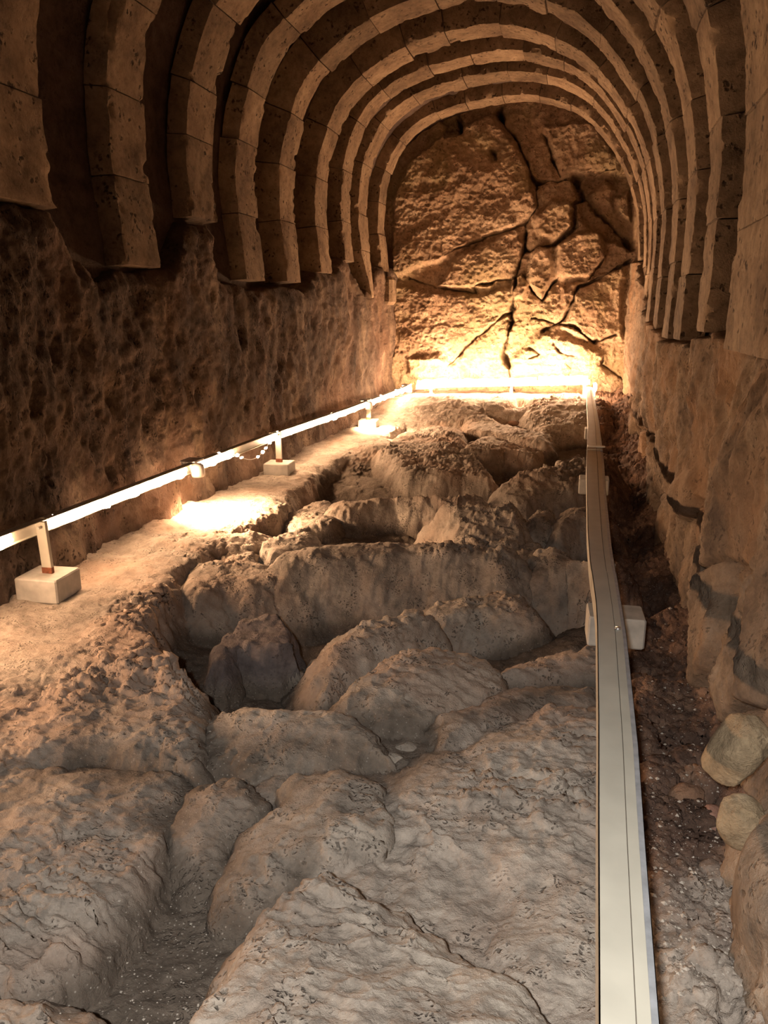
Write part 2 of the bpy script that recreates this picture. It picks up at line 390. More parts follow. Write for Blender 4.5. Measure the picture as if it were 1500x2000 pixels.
blk([(558, 1510), (580, 1492), (640, 1488), (705, 1484), (748, 1498), (758, 1550), (748, 1600), (728, 1635), (665, 1672), (600, 1690), (545, 1720), (500, 1752), (440, 1762), (440, 1700), (462, 1640), (478, 1602), (545, 1562)], [(650, 1490, -1.56), (750, 1560, -1.57), (460, 1740, -1.70), (640, 1670, -1.60)], 2.6, .05, .8, 'long rock slab tapering to a rounded smooth lower end', M_slab, .03, 'rock_slab', 'rock')
blk([(408, 1452), (412, 1412), (432, 1384), (470, 1376), (560, 1382), (640, 1388), (700, 1395), (742, 1430), (756, 1470), (700, 1478), (610, 1486), (560, 1500), (500, 1508), (430, 1490)], [(430, 1390, -1.60), (700, 1400, -1.56), (560, 1500, -1.68), (740, 1470, -1.64)], 1.8, .05, .9, 'wide low rock slab in front of the dark wedge rock', M_slab, .03, 'rock_slab', 'rock')
blk([(655, 1368), (690, 1325), (720, 1300), (760, 1280), (810, 1264), (880, 1266), (930, 1278), (980, 1308), (962, 1345), (900, 1375), (850, 1400), (800, 1412), (730, 1405)], [(820, 1266, -1.53), (980, 1315, -1.62), (680, 1360, -1.60), (850, 1400, -1.64)], 1.7, .06, 1.2, 'broad mound of scaly rock at the middle of the floor', M_slab, .05, 'rock_mound', 'rock')
blk([(640, 1362), (636, 1310), (650, 1270), (685, 1225), (722, 1192), (760, 1182), (795, 1172), (828, 1180), (838, 1215), (800, 1248), (740, 1280), (690, 1318)], [(722, 1194, -1.56), (800, 1178, -1.60), (650, 1350, -1.75)], 1.5, .05, 1.3, 'ragged rock ridge climbing behind the scaly mound', M_slab, .0, 'rock_ridge', 'rock')
blk([(836, 1184), (860, 1166), (920, 1160), (975, 1152), (1012, 1158), (1038, 1196), (1000, 1196), (940, 1192), (870, 1196)], -1.70, 1.4, .04, .6, 'smooth-faced rock above the deep black pit', M_slab, .0, 'boulder', 'rock')
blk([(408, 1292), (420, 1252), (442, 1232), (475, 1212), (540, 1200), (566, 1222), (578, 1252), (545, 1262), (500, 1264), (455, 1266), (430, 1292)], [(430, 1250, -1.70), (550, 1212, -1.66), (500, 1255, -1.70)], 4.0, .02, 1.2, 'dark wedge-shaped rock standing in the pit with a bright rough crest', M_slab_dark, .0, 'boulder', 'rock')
blk([(535, 1092), (562, 1074), (640, 1066), (720, 1054), (800, 1056), (870, 1062), (940, 1062), (985, 1064), (1000, 1075), (970, 1086), (900, 1080), (800, 1074), (700, 1080), (600, 1090), (560, 1104)], [(560, 1085, -1.58), (730, 1060, -1.56), (990, 1072, -1.60)], 1.35, .03, .9, 'long rock step with a tall smooth shaded face across the floor', M_slab, .0, 'rock_step', 'rock')
blk([(365, 1132), (385, 1108), (430, 1098), (490, 1096), (535, 1108), (545, 1122), (500, 1130), (430, 1128), (390, 1138)], [(390, 1120, -1.62), (530, 1112, -1.66)], 1.3, .035, 1.0, 'lower left end of the rock step beside the path', M_slab, .0, 'rock_step', 'rock')
blk([(400, 1068), (440, 1056), (490, 1058), (500, 1075), (498, 1092), (440, 1090)], -1.64, 2.5, .03, .8, 'small squared rock between the path and the rock step', M_slab, .0, 'boulder', 'rock')
blk([(520, 1062), (545, 1040), (600, 1038), (620, 1052), (560, 1072), (530, 1084)], -1.60, 2.2, .03, 1.0, 'jagged small rock at the left tip of the rock step', M_slab, .0, 'boulder', 'rock')
blk([(1062, 1062), (1075, 1040), (1110, 1028), (1150, 1034), (1185, 1040), (1190, 1080), (1150, 1084), (1110, 1104), (1085, 1128), (1050, 1130), (1042, 1105)], [(1080, 1042, -1.56), (1160, 1050, -1.52), (1060, 1125, -1.72)], 1.7, .05, .8, 'big pale boulder leaning out under the right rail', M_slab, .03)
blk([(1008, 1066), (1030, 1060), (1056, 1062), (1050, 1085), (1036, 1096), (1018, 1088)], -1.72, 3.0, .02, .5, 'small pale wedge stone between rock step and big boulder', M_slab, .0)
blk([(1034, 1012), (1040, 998), (1062, 994), (1082, 1002), (1078, 1016), (1050, 1022)], -1.62, 2.8, .04, .5, 'small rounded stone above the pale wedge stone', M_slab, .04)
blk([(1082, 1010), (1100, 996), (1150, 985), (1190, 990), (1190, 1010), (1120, 1012), (1088, 1022)], -1.60, 2.4, .05, .5, 'rounded boulder half hidden behind the right rail', M_slab, .04)
blk([(868, 1048), (890, 1022), (930, 1000), (955, 990), (985, 1006), (1012, 1008), (1018, 1030), (1000, 1046), (940, 1052)], [(955, 992, -1.52), (880, 1050, -1.68), (1010, 1030, -1.62)], 1.6, .04, .9, 'pointed rock block right behind the rock step', M_slab, .0)
blk([(640, 1010), (660, 975), (700, 955), (760, 945), (830, 938), (900, 940), (930, 955), (905, 972), (870, 980), (820, 968), (760, 968), (720, 985), (680, 1010)], [(700, 965, -1.57), (900, 950, -1.56), (660, 1005, -1.66)], 1.2, .04, 1.2, 'long pitted rock ridge with rounded knobs behind the rock step', M_slab, .0, 'rock_ridge', 'rock')
blk([(560, 1000), (600, 985), (640, 972), (660, 990), (640, 1020), (580, 1030)], -1.66, 1.6, .04, 1.2, 'crumbled low rock where the path meets the ridge', M_slab, .0)
blk([(968, 962), (980, 942), (1020, 922), (1080, 908), (1140, 898), (1195, 900), (1195, 945), (1140, 950), (1060, 960), (1010, 972)], [(1000, 945, -1.57), (1150, 910, -1.53), (1100, 955, -1.60)], 1.8, .05, 1.3, 'flat-topped rock with a coarse scaly top beside the right rail', M_slab, .02)
blk([(800, 928), (770, 908), (800, 895), (860, 890), (925, 890), (940, 905), (950, 928), (900, 924), (850, 930)], -1.60, 1.6, .04, 1.1, 'low rock shelf left of the dark sloping boulder', M_slab, .0)
blk([(905, 872), (930, 858), (960, 850), (985, 848), (1020, 862), (1058, 882), (1040, 890), (985, 878), (940, 876)], [(920, 868, -1.55), (1050, 885, -1.66)], 1.3, .03, .6, 'dark sloping boulder with a smooth shadowed face', M_slab, .0)
blk([(905, 822), (950, 818), (985, 828), (1030, 838), (1066, 846), (1064, 862), (1020, 856), (960, 842), (915, 838)], -1.55, 1.3, .04, .7, 'long smooth rock tongue pointing toward the right rail', M_slab, .0, 'boulder', 'boulder')
blk([(1022, 822), (1040, 802), (1062, 786), (1100, 790), (1160, 798), (1185, 810), (1185, 832), (1120, 838), (1060, 838)], -1.52, 1.3, .05, .8, 'rounded tan boulder near the far end of the floor', M_slab, .04)
blk([(935, 800), (960, 790), (1000, 786), (1015, 792), (985, 812), (950, 812)], -1.52, 1.6, .03, .6, 'small block at the brightly lit far edge of the floor', M_slab, .0)
blk([(780, 905), (740, 880), (780, 850), (850, 830), (900, 838), (905, 860), (880, 885), (830, 895)], -1.57, 1.2, .04, 1.3, None)

rough_amt = np.full(X.shape, 0.35)
for k, b in enumerate(B):
    zz = b['z']
    if isinstance(zz, (int, float)):
        a0, a1, a2 = zz, 0.0, 0.0; zr = zz
    else:
        P3 = np.array([atz(u, v, z) for u, v, z in zz])
        A = np.c_[np.ones(len(P3)), P3[:, 0], P3[:, 1]]
        if len(P3) > 3: A2 = np.vstack([A, [0, .15, 0], [0, 0, .15]]); b2 = np.r_[P3[:, 2], 0, 0]
        else: A2 = np.vstack([A, [0, .1, 0], [0, 0, .1]]); b2 = np.r_[P3[:, 2], 0, 0]
        a0, a1, a2 = np.linalg.lstsq(A2, b2, rcond=None)[0]; zr = P3[:, 2].mean()
    poly = []
    for (u, v) in b['pts']:
        z = zr
        for _ in range(4):
            p = atz(u, min(max(v, 690), 2400), z); z = float(np.clip(a0+a1*p[0]+a2*p[1], zr-.2, zr+.2))
        poly.append((p[0], p[1]))
    xs = [p[0] for p in poly]; ys = [p[1] for p in poly]
    msk = (X > min(xs)-.7) & (X < max(xs)+.7) & (Y > min(ys)-.9) & (Y < max(ys)+.9)
    if not msk.any(): continue
    x_, y_ = wx[msk], wy[msk]
    d = poly_sd(x_, y_, poly)
    r = b['r']
    r = r*.62; drop = b['s']*r*np.logaddexp(0, (d)/r)
    top = a0 + a1*X[msk] + a2*Y[msk]
    big = 0.028*fbm2(X[msk]*3.1, Y[msk]*3.1, 4, 31+k)
    if b['dome']: top = top + b['dome']*sstep(0, .35, -d)
    z = top + big - drop
    Zm = Z[msk]; better = z > Zm
    Zm = np.where(better, z, Zm); Z[msk] = Zm
    lm = label[msk]; lm[better & (d < .10)] = k+1; lm[better & (d >= .10)] = k+1; label[msk] = lm
    em = earthiness[msk]; em[better] = np.clip((d[better]-.0)/.25, 0, 1)*0.5; earthiness[msk] = em
    rm = rough_amt[msk]; rm[better] = (b['rough']*np.clip(1-d/.08, .3, 1))[better]; rough_amt[msk] = rm

Z = Z + 0.19*sstep(10.9, 12.3, Y)
# scalloped, scaly erosion of the rock tops
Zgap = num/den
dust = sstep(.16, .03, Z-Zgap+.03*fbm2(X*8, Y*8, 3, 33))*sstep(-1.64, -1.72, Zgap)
sw = 0.06*fbm2(X*5, Y*5, 3, 71)
f1, f2, cid = worley((X*7.0-Y*1.2+sw*10), (Y*15+X*2.6+sw*16), 5)
g1, g2, gid = worley((X*16-Y*2+sw*22), (Y*33+X*5+sw*26), 6)
h1, h2, hid = worley((X*3.1+sw*6), (Y*5.2+sw*6), 7)
mod = 0.30+1.0*sstep(-.35, .40, fbm2(X*1.7, Y*1.7, 3, 77))
path = sstep(-2.15, -2.6, X+.15*fbm2(X*2, Y*2, 3, 78))*sstep(0.5, 2.0, Y)
def bowl(f): return np.minimum(f, .8)**1.6
scal = 0.052*(bowl(f1)-.2)*(.35+cid) + 0.030*(bowl(g1)-.2)*(.4+gid) + .030*(bowl(h1)-.25)
Z = Z + scal*mod*rough_amt*(1-.85*path)*(1-.8*dust) + 0.010*fbm2(X*9, Y*9, 4, 80)*(1-.6*path)*(1-.7*dust) + .0035*fbm2(X*40, Y*40, 2, 81)
# rubble under the right wall
rub = sstep(.26, .36, X + 0.05*fbm2(X*4, Y*4, 3, 50))
r1, _, rid = worley(X*7, Y*6, 51)
r2, _, rid2 = worley(X*16, Y*13, 52)
Z = Z + rub*(0.07*np.clip(.55-r1, 0, .3)*(rid > .45)*1.5 + .035*np.clip(.5-r2, 0, .25)*(rid2 > .4) + .05*fbm2(X*5, Y*4, 4, 53, .6) + .018*(1-2*np.abs(fbm2(X*18, Y*16, 4, 54, .65))))
wallfoot = sstep(.50, .95, X)
Z = Z + 0.22*wallfoot

# craggy displacement along the normals so that steep faces break up as well
def normals(V, nr, nc):
    G = V.reshape(nr, nc, 3); du = np.gradient(G, axis=1); dv = np.gradient(G, axis=0)
    n = np.cross(du, dv); n /= np.linalg.norm(n, axis=2, keepdims=True)+1e-9
    return n.reshape(-1, 3)
V = np.stack([X, Y, Z], -1).reshape(-1, 3)
n = normals(V, ny, nx)
steep = 1-np.abs(n[:, 2])
dsp = 0.014*(.5-np.abs(fbm3(V[:, 0]*9, V[:, 1]*9, V[:, 2]*9, 4, 66, .6)))*2*sstep(.05, .4, steep) + 0.055*fbm3(V[:, 0]*3.4, V[:, 1]*3.4, V[:, 2]*3.4, 5, 61, .55)*sstep(.05, .4, steep) + 0.008*fbm3(V[:, 0]*16, V[:, 1]*16, V[:, 2]*16, 3, 62)
V = V + n*dsp[:, None]
Q = grid_quads(ny, nx)
own = {k+1: b for k, b in enumerate(B) if b['lab']}
lab_f = label.reshape(-1)[Q]
fl = np.where((lab_f == lab_f[:, :1]).all(1), lab_f[:, 0], 0)
keep_obj = np.isin(fl, list(own))
def compact(V, Q):
    u, inv = np.unique(Q, return_inverse=True); return V[u], inv.reshape(Q.shape)
v_, q_ = compact(V, Q[~keep_obj])
floor = mesh_np('floor', v_, q_, M_floor); tag(floor, kind='structure')
def put_attr(o, idx, extra=0):
    for nm, arr in (('dust', dust), ('earth', earth)):
        at = o.data.attributes.new(nm, 'FLOAT', 'POINT'); v = arr.reshape(-1)[idx]
        if extra: v = np.r_[v, np.zeros(extra)]
        at.data.foreach_set('value', v.astype(np.float32))
earth = sstep(.20, .29, X+.06*fbm2(X*4, Y*5, 4, 5))*(1-.95*sstep(2.35, 1.75, Y+.35*fbm2(X*4, Y*4, 3, 6)))
put_attr(floor, np.unique(Q[~keep_obj]))
for k, b in own.items():
    q = Q[fl == k]
    if len(q) < 30: continue
    v1, q1 = compact(V, q)
    # skirt: carry the outline down into the ground so that the stone has its own body
    e = np.concatenate([q1[:, [0, 1]], q1[:, [1, 2]], q1[:, [2, 3]], q1[:, [3, 0]]])
    es = np.sort(e, 1); key = es[:, 0].astype(np.int64)*len(v1)+es[:, 1]
    uq, idx, cnt = np.unique(key, return_index=True, return_counts=True)
    be = e[idx[cnt == 1]]
    bv = np.unique(be); mapb = -np.ones(len(v1), int); mapb[bv] = np.arange(len(bv))+len(v1)
    low_v = v1[bv].copy(); low_v[:, 2] -= 0.16
    c0 = v1[bv].mean(0); low_v[:, :2] += (c0[:2]-low_v[:, :2])*0.04
    skirt = np.stack([be[:, 1], be[:, 0], mapb[be[:, 0]], mapb[be[:, 1]]], 1)
    org = v1.mean(0); org[2] = v1[:, 2].min()
    o = mesh_np(b['name'], np.vstack([v1, low_v])-org, np.vstack([q1, skirt]), b['mat'] or M_slab)
    put_attr(o, np.unique(q), len(low_v))
    o.location = org
    tag(o, b['lab'], b['cat'])

def floor_z(x, y):
    i = int(np.clip(np.searchsorted(YS, y), 0, ny-1)); j = int(np.clip(np.searchsorted(XS, x), 0, nx-1))
    return float(V.reshape(ny, nx, 3)[i, j, 2])

# ------------------------------------------------------------------ arch profile
# left leg (bottom) -> crown -> right leg (bottom), a little narrower on the right in the nearer arches
P_far = [(-3.06, -.3), (-3.08, .3), (-3.14, .9), (-3.17, 1.4), (-3.08, 2.05), (-2.76, 2.6), (-2.15, 2.92), (-1.13, 3.05), (-.45, 2.92), (.01, 2.64), (.41, 2.14), (.66, 1.58), (.77, .95), (.78, .3), (.76, -.3)]
P_near = [(-3.04, -.3), (-3.06, .3), (-3.11, .9), (-3.12, 1.25), (-3.04, 1.75), (-2.74, 2.32), (-2.05, 2.76), (-1.07, 2.93), (-.30, 2.66), (.12, 2.30), (.44, 1.85), (.62, 1.38), (.70, .9), (.71, .3), (.70, -.3)]
def catmull(pts, m=400):
    P = np.array([pts[0]]+list(pts)+[pts[-1]], float); out = []
    per = m//(len(pts)-1)+1
    for i in range(1, len(P)-2):
        for t in np.linspace(0, 1, per, endpoint=False):
            p0, p1, p2, p3 = P[i-1:i+3]
            out.append(.5*((2*p1)+(-p0+p2)*t+(2*p0-5*p1+4*p2-p3)*t*t+(-p0+3*p1-3*p2+p3)*t**3))
    out.append(P[-2]); out = np.array(out)
    s = np.r_[0, np.cumsum(np.hypot(*np.diff(out, axis=0).T))]
    return out, s
def profile(w):
    pts = [tuple(np.array(a)*(w)+np.array(b)*(1-w)) for a, b in zip(P_far, P_near)]
    return catmull(pts)
def prof_at(pr, s):
    P, S = pr; x = np.interp(s, S, P[:, 0]); z = np.interp(s, S, P[:, 1])
    e = .02
    tx = np.interp(s+e, S, P[:, 0])-np.interp(s-e, S, P[:, 0]); tz = np.interp(s+e, S, P[:, 1])-np.interp(s-e, S, P[:, 1])
    l = np.hypot(tx, tz)+1e-9
    return x, z, -tz/l, tx/l          # outward normal

# (front y, back y, left base z, right base z)
ARCH = [(12.38, 12.82, .62, .74), (11.22, 11.72, .20, -.02), (10.36, 10.80, .68, -.06), (9.20, 9.66, .46, -.10), (8.04, 8.48, .32, -.20),
        (6.99, 7.43, .28, -.22), (6.03, 6.50, .74, -.20), (4.97, 5.42, .31, -.12), (2.75, 4.30, .60, -.19), (0.9, 1.9, .5, -.2)]
pos_word = ['farthest stone arch, framing the back wall', 'second stone arch from the back wall, its left leg ending in a point', 'third stone arch from the back wall', 'fourth stone arch from the back wall, whole crown in view',
            'fifth stone arch from the back wall, crown touching the top of the view', 'sixth stone arch from the back wall, dim brown', 'seventh stone arch from the back wall, short left leg', 'eighth stone arch from the back wall, dark with a worn left leg',
            'widest stone arch nearest the viewer, grey on the right', None]
def voussoir(pr, s0, s1, y0, y1, depth, seed, taper=False):
    L = s1-s0; na = max(8, int(L/.022)); nb = max(12, int((y1-y0)/.025)); nr_ = 7
    r = np.random.default_rng(seed)
    offr = r.uniform(-.010, .010); offy0, offy1 = r.uniform(-.022, .022), r.uniform(-.022, .022)
    # cross-section ring: front face (outer->inner), soffit, back face (inner->outer); closed at the outer side
    ring = [(0.0, 1-t) for t in np.linspace(0, 1, nr_)] + [(t, 0.0) for t in np.linspace(0, 1, nb)[1:]] + [(1.0, t) for t in np.linspace(0, 1, nr_)[1:]]
    ring = np.array(ring); m = len(ring)
    ss = np.linspace(s0+.004, s1-.004, na)
    S_, K = np.meshgrid(ss, np.arange(m), indexing='ij')
    a = ring[K, 0]; rad = ring[K, 1]
    e = np.minimum(S_-s0, s1-S_)                                   # distance to the joint
    x, z, nx_, nz_ = prof_at(pr, S_)
    yy = y0+offy0 + a*(y1+offy1-y0-offy0)
    if taper:
        t_ = np.clip((S_-s0)/L, 0, 1); yy = y0+offy0+(y1-y0)*(.78*(1-t_)) + a*(y1-y0)*(.22+.78*t_)
    R = rad*depth
    # worn joints and worn arrises
    wear = .005*np.exp(-e/.010)
    arr = np.exp(-np.minimum(a, 1-a)*(y1-y0)/.03)*np.exp(-R/.03)
    nrm = 0.010*fbm3(x*5+seed, yy*5, z*5, 4, 3, .6) + .007*fbm3(x*18, yy*18, z*18, 3, 9)
    chip = .09*np.clip(fbm3(x*7, yy*7+seed, z*7, 3, 21)-.16, 0, 1)*arr
    Rr = R + offr + wear + .004*arr + nrm*np.exp(-R/.2) + chip*2
    # ragged front and back edges
    yy = yy + np.where(a < .5, 1, -1)*(.006*arr + chip) + .022*fbm3(x*5, yy*1+seed, z*5, 5, 44, .65)
    px = x+nx_*Rr; pz = z+nz_*Rr
    Vv = np.stack([px, yy, pz], -1).reshape(-1, 3)
    Qq = grid_quads(na, m)
    nv = len(Vv)
    tri = []
    V2 = list(map(tuple, Vv)); faces = [tuple(q) for q in Qq]
    faces.append(tuple(range(m-1, -1, -1))); faces.append(tuple((na-1)*m+k for k in range(m)))
    for i in range(na-1): faces.append((i*m, (i+1)*m, (i+1)*m+m-1, i*m+m-1))
    return V2, [f[::-1] for f in faces]
for ai, (y0, y1, zl, zr) in enumerate(ARCH):
    w = sstep(8.6, 11.0, (y0+y1)/2)
    pr = profile(w); P, S = pr
    i0 = np.argmax(P[:, 1] > zl); i1 = len(P)-1-np.argmax(P[::-1, 1] > zr)
    s0, s1 = S[i0], S[i1]
    r = np.random.default_rng(100+ai)
    nb = 14 if ai < 9 else 9
    cuts = np.linspace(s0, s1, nb+1); cuts[1:-1] += r.uniform(-.08, .08, nb-1)
    root = empty('stone_arch', (-1.1, (y0+y1)/2, zl), pos_word[ai] or 'wide stone arch overhead behind the viewer', 'arch', 'stone arches lining the tunnel')
    for k in range(nb):
        vv, ff = voussoir(pr, cuts[k], cuts[k+1], y0, y1, .30 if y0 > 7.5 else .17, 1000*ai+k*7+3, taper=(ai == 1 and k == 0))
        c0 = np.mean(vv, axis=0)
        me = bpy.data.meshes.new('arch_block'); me.from_pydata([tuple(np.array(q)-c0) for q in vv], [], ff); me.update()
        for p in me.polygons: p.use_smooth = True
        me.set_sharp_from_angle(angle=math.radians(38))
        me.materials.append(M_arch)
        o = bpy.data.objects.new('arch_block', me); col.objects.link(o)
        o.parent = root; o.location = Vector(c0)-root.location
# the loose impost stone under the left foot of the farthest arch
imp = MB().box((-3.10, 12.62, .34), (.26, .40, .44), .04, .05).build('impost_stone', M_arch, None, False, (-3.10, 12.62, .12))
tag(imp, 'squared impost stone under the left foot of the farthest arch', 'stone')

# ------------------------------------------------------------------ ceiling: the vault behind the arches
ns, nyv = 260, 420
pr = profile(.5); S = pr[1]
ss = np.linspace(0.0, S[-1], ns); yv = np.linspace(-1.2, 13.6, nyv)
SS, YY = np.meshgrid(ss, yv)
x, z, nx_, nz_ = prof_at(pr, SS)
bx, _, bid = worley(SS*1.6, YY*.95+.4, 31)
off = .25 - .10*sstep(7.9, 7.2, YY) + .05*(bid-.5)*sstep(7.2, 7.9, YY) + .03*fbm3(x*4, YY*4, z*4, 4, 5)
# courses between the arches: thin joints
crs = np.abs(((SS/.58) % 1)-.5)
off = off + .02*np.exp(-((.5-crs)/.02)**2)
Vv = np.stack([x+nx_*off, YY, z+nz_*off], -1).reshape(-1, 3)
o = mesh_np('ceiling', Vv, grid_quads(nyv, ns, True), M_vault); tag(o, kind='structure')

# ------------------------------------------------------------------ left wall
def top_line(pxs, X0):
    return np.array([(atx(u, v, X0)[1], atx(u, v, X0)[2]) for u, v in pxs])
TL = top_line([(-300, 330), (0, 388), (60, 396), (115, 404), (150, 470), (215, 548), (265, 527), (300, 530), (350, 515), (385, 432), (420, 440), (440, 545), (480, 553), (530, 570), (565, 555), (605, 570), (630, 532), (660, 530), (690, 498), (706, 560), (722, 578), (738, 545), (748, 520), (765, 520)], -3.04)
TL = TL[np.argsort(TL[:, 0])]
ny2, nz2 = 560, 300
yy = 0.6*np.exp(np.linspace(0, math.log(13.8/0.6), ny2)); zz = np.linspace(-1.85, 1.25, nz2)
YW, ZW = np.meshgrid(yy, zz)
tl = np.interp(YW, TL[:, 0], TL[:, 1]) + .03*fbm2(YW*6, ZW*2, 3, 7)
foot = 0.07*sstep(-1.0, -1.6, ZW)
rel = .10*fbm2(YW*1.5, ZW*1.0, 5, 201, .58) + .028*fbm2(YW*7, ZW*3.6, 5, 202, .62) + .010*fbm2(YW*28, ZW*18, 3, 203)
p1, _, pid1 = worley(YW*5, ZW*3, 204); rel = rel - np.where(pid1 > .72, .05*np.exp(-(p1/.22)**2), 0)
fl1 = np.abs(fbm2(YW*1.6+ZW*.8, ZW*.6, 4, 207)); rel = rel - .035*np.exp(-(fl1/.04)**2)*sstep(-.2, .3, fbm2(YW*1.1, ZW*1.1, 2, 209)) + .016*(1-2*np.abs(fbm2(YW*11, ZW*6, 4, 208, .65)))
XW = -3.10 + rel + foot + .10*sstep(4.9, 3.2, YW)*sstep(.8, 0, ZW)*sstep(-1.0, -.4, ZW) - .03*sstep(-.7, -1.0, ZW)
over = sstep(-.02, .05, ZW-tl)
XW = XW*(1-over) + (-3.50+rel*.3)*over
lipd = ZW-tl
XW = XW - .04*sstep(-.12, 0, lipd)*(1-over)
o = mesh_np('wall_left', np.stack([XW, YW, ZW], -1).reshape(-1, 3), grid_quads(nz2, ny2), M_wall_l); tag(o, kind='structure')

# ------------------------------------------------------------------ right wall
TR = top_line([(1500, 694), (1440, 692), (1400, 655), (1384, 650), (1352, 660), (1345, 674), (1325, 668), (1300, 668), (1285, 655), (1268, 632), (1255, 625), (1245, 560), (1236, 512), (1230, 512)], .68)
TR = TR[np.argsort(TR[:, 0])]; TR = np.vstack([[0.5, -.17], TR])
zz = np.linspace(-1.95, 1.0, 330)
yy = 0.5*np.exp(np.linspace(0, math.log(13.8/0.5), 640))
YW, ZW = np.meshgrid(yy, zz)
tr = np.interp(YW, TR[:, 0], TR[:, 1]) + .02*fbm2(YW*6, ZW*2, 3, 17)
basex = np.interp(YW, [0.5, 1.6, 2.6, 3.8, 5.2, 8.6, 12, 14], [.50, .50, .56, .66, .72, .78, .78, .76])
topx = np.interp(YW, [0.5, 3, 6, 14], [.66, .68, .69, .70])
t = sstep(-1.65, -.5, ZW)
XW = basex*(1-t) + topx*t
rel = .12*fbm2(YW*1.7, ZW*1.1, 5, 301, .58) + .014*(1-2*np.abs(fbm2(YW*9, ZW*5, 4, 308, .65))) + .030*fbm2(YW*6, ZW*4.2, 5, 302, .62) + .010*fbm2(YW*26, ZW*20, 3, 303)
lw1, lw2, lid = worley(YW*2.1+.3*fbm2(YW*2, ZW*2, 2, 9), ZW*1.9+.7*YW*.4, 305)
lowm = sstep(-.75, -1.25, ZW)
rel = rel + lowm*(.10*(lid-.5) - .08*np.exp(-((lw2-lw1)/.07)**2) + .05*(.5-lw1))
p1, _, pid1 = worley(YW*6, ZW*3.5, 306); rel = rel - np.where(pid1 > .75, .03*np.exp(-(p1/.25)**2), 0)
XW = XW - rel + .02
over = sstep(-.02, .05, ZW-tr)
XW = XW*(1-over) + (1.06+rel*.3)*over
o = mesh_np('wall_right', np.stack([XW, YW, ZW], -1).reshape(-1, 3), grid_quads(330, 640, True), M_wall_r); tag(o, kind='structure')

# ------------------------------------------------------------------ back wall
YB = 13.35
def bp(pts): return [tuple(aty(u, v, YB)[[0, 2]]) for u, v in pts]
nxb, nzb = 460, 520
xb = np.linspace(-3.5, 1.15, nxb); zb = np.linspace(-1.8, 3.5, nzb)
XB, ZB = np.meshgrid(xb, zb)
wxb = XB + .05*fbm2(XB*3, ZB*3, 4, 401) + .015*fbm2(XB*12, ZB*12, 2, 403); wzb = ZB + .05*fbm2(XB*3, ZB*3, 4, 402) + .015*fbm2(XB*12, ZB*12, 2, 404)
R = .10*fbm2(XB*1.3, ZB*1.3, 5, 405, .55) + .03*fbm2(XB*7, ZB*7, 4, 406, .6) + .01*fbm2(XB*24, ZB*24, 3, 407)
s1_, s2_, sid = worley(wxb*11, wzb*13, 410); R = R + .022*(s1_-.4)
def bump_poly(pts, h, soft=.05):
    global R
    d = poly_sd(wxb, wzb, bp(pts)); R = R + h*sstep(soft, -soft, d)
bump_poly([(770, 390), (800, 320), (870, 260), (960, 225), (1005, 290), (1040, 350), (1045, 410), (1020, 440), (930, 470), (880, 500), (770, 540)], .12)
bump_poly([(860, 560), (890, 500), (1010, 445), (1025, 480), (1005, 540), (960, 560)], .10)
bump_poly([(770, 700), (770, 560), (860, 570), (940, 575), (1000, 560), (995, 620), (930, 650), (880, 710)], .08)
bump_poly([(1100, 560), (1160, 545), (1215, 520), (1215, 660), (1150, 665), (1100, 640)], .14)
bump_poly([(1085, 480), (1130, 455), (1170, 450), (1180, 500), (1150, 545), (1090, 540)], .20, .06)
bump_poly([(1045, 420), (1075, 395), (1120, 400), (1120, 440), (1085, 475), (1055, 460)], .16, .06)
bump_poly([(1035, 490), (1075, 480), (1080, 540), (1060, 580), (1030, 545)], .14, .05)
bump_poly([(1060, 250), (1150, 240), (1210, 310), (1205, 335), (1100, 350), (1080, 300)], .10)
bump_poly([(1120, 340), (1235, 340), (1240, 480), (1185, 470), (1130, 420)], -.22, .06)
bump_poly([(1150, 375), (1180, 350), (1200, 370), (1195, 400), (1160, 400)], .16, .05)
bump_poly([(1205, 385), (1228, 365), (1232, 430), (1212, 420)], .14, .04)
bump_poly([(1000, 545), (1020, 535), (1032, 560), (1020, 582), (1000, 585)], .16, .03)
bump_poly([(860, 235), (905, 225), (900, 265), (870, 270)], -.15, .05)
bump_poly([(1000, 700), (1060, 650), (1110, 660), (1180, 690), (1180, 730), (1000, 730)], .12, .07)
bump_poly([(800, 735), (800, 700), (850, 690), (890, 715), (880, 740)], .12, .07)
crn = fbm2(XB*5, ZB*5, 4, 440)*1.3
def crack(pts, wdt, dep):
    global R
    d = line_d(wxb, wzb, bp(pts)); w_ = wdt*.62*(.35+1.3*np.clip(.5+crn, 0, 1)); R = R - dep*.6*np.exp(-(d/w_)**2)*(.4+1.2*np.clip(.5+crn, 0, 1)) - .04*np.exp(-d/.09)
crack([(975, 212), (985, 245), (1010, 280), (1030, 330), (1050, 355), (1046, 405), (1030, 440), (1024, 480), (1008, 540)], .028, .30)
crack([(1008, 540), (1000, 590), (996, 640), (984, 690), (1005, 760)], .045, .45)
crack([(1060, 262), (1075, 300), (1095, 342)], .022, .25)
crack([(885, 490), (950, 462), (1010, 445), (1030, 436)], .022, .15)
crack([(1005, 545), (930, 556), (930, 572), (860, 560), (800, 545)], .025, .18)
crack([(1232, 508), (1170, 545), (1130, 562), (1100, 622), (1060, 648)], .028, .28)
crack([(880, 712), (930, 655), (996, 612)], .022, .18)
crack([(1200, 652), (1160, 668), (1125, 640), (1040, 620)], .022, .2)
crack([(1050, 355), (1120, 345), (1200, 330)], .03, .2)
crack([(1085, 480), (1125, 440), (1120, 400), (1140, 385)], .03, .3)
crack([(1120, 345), (1140, 385), (1235, 480)], .05, .3)
crack([(965, 300), (968, 312)], .05, .35)
crack([(895, 225), (900, 255)], .05, .3); crack([(976, 215), (980, 235)], .05, .3)
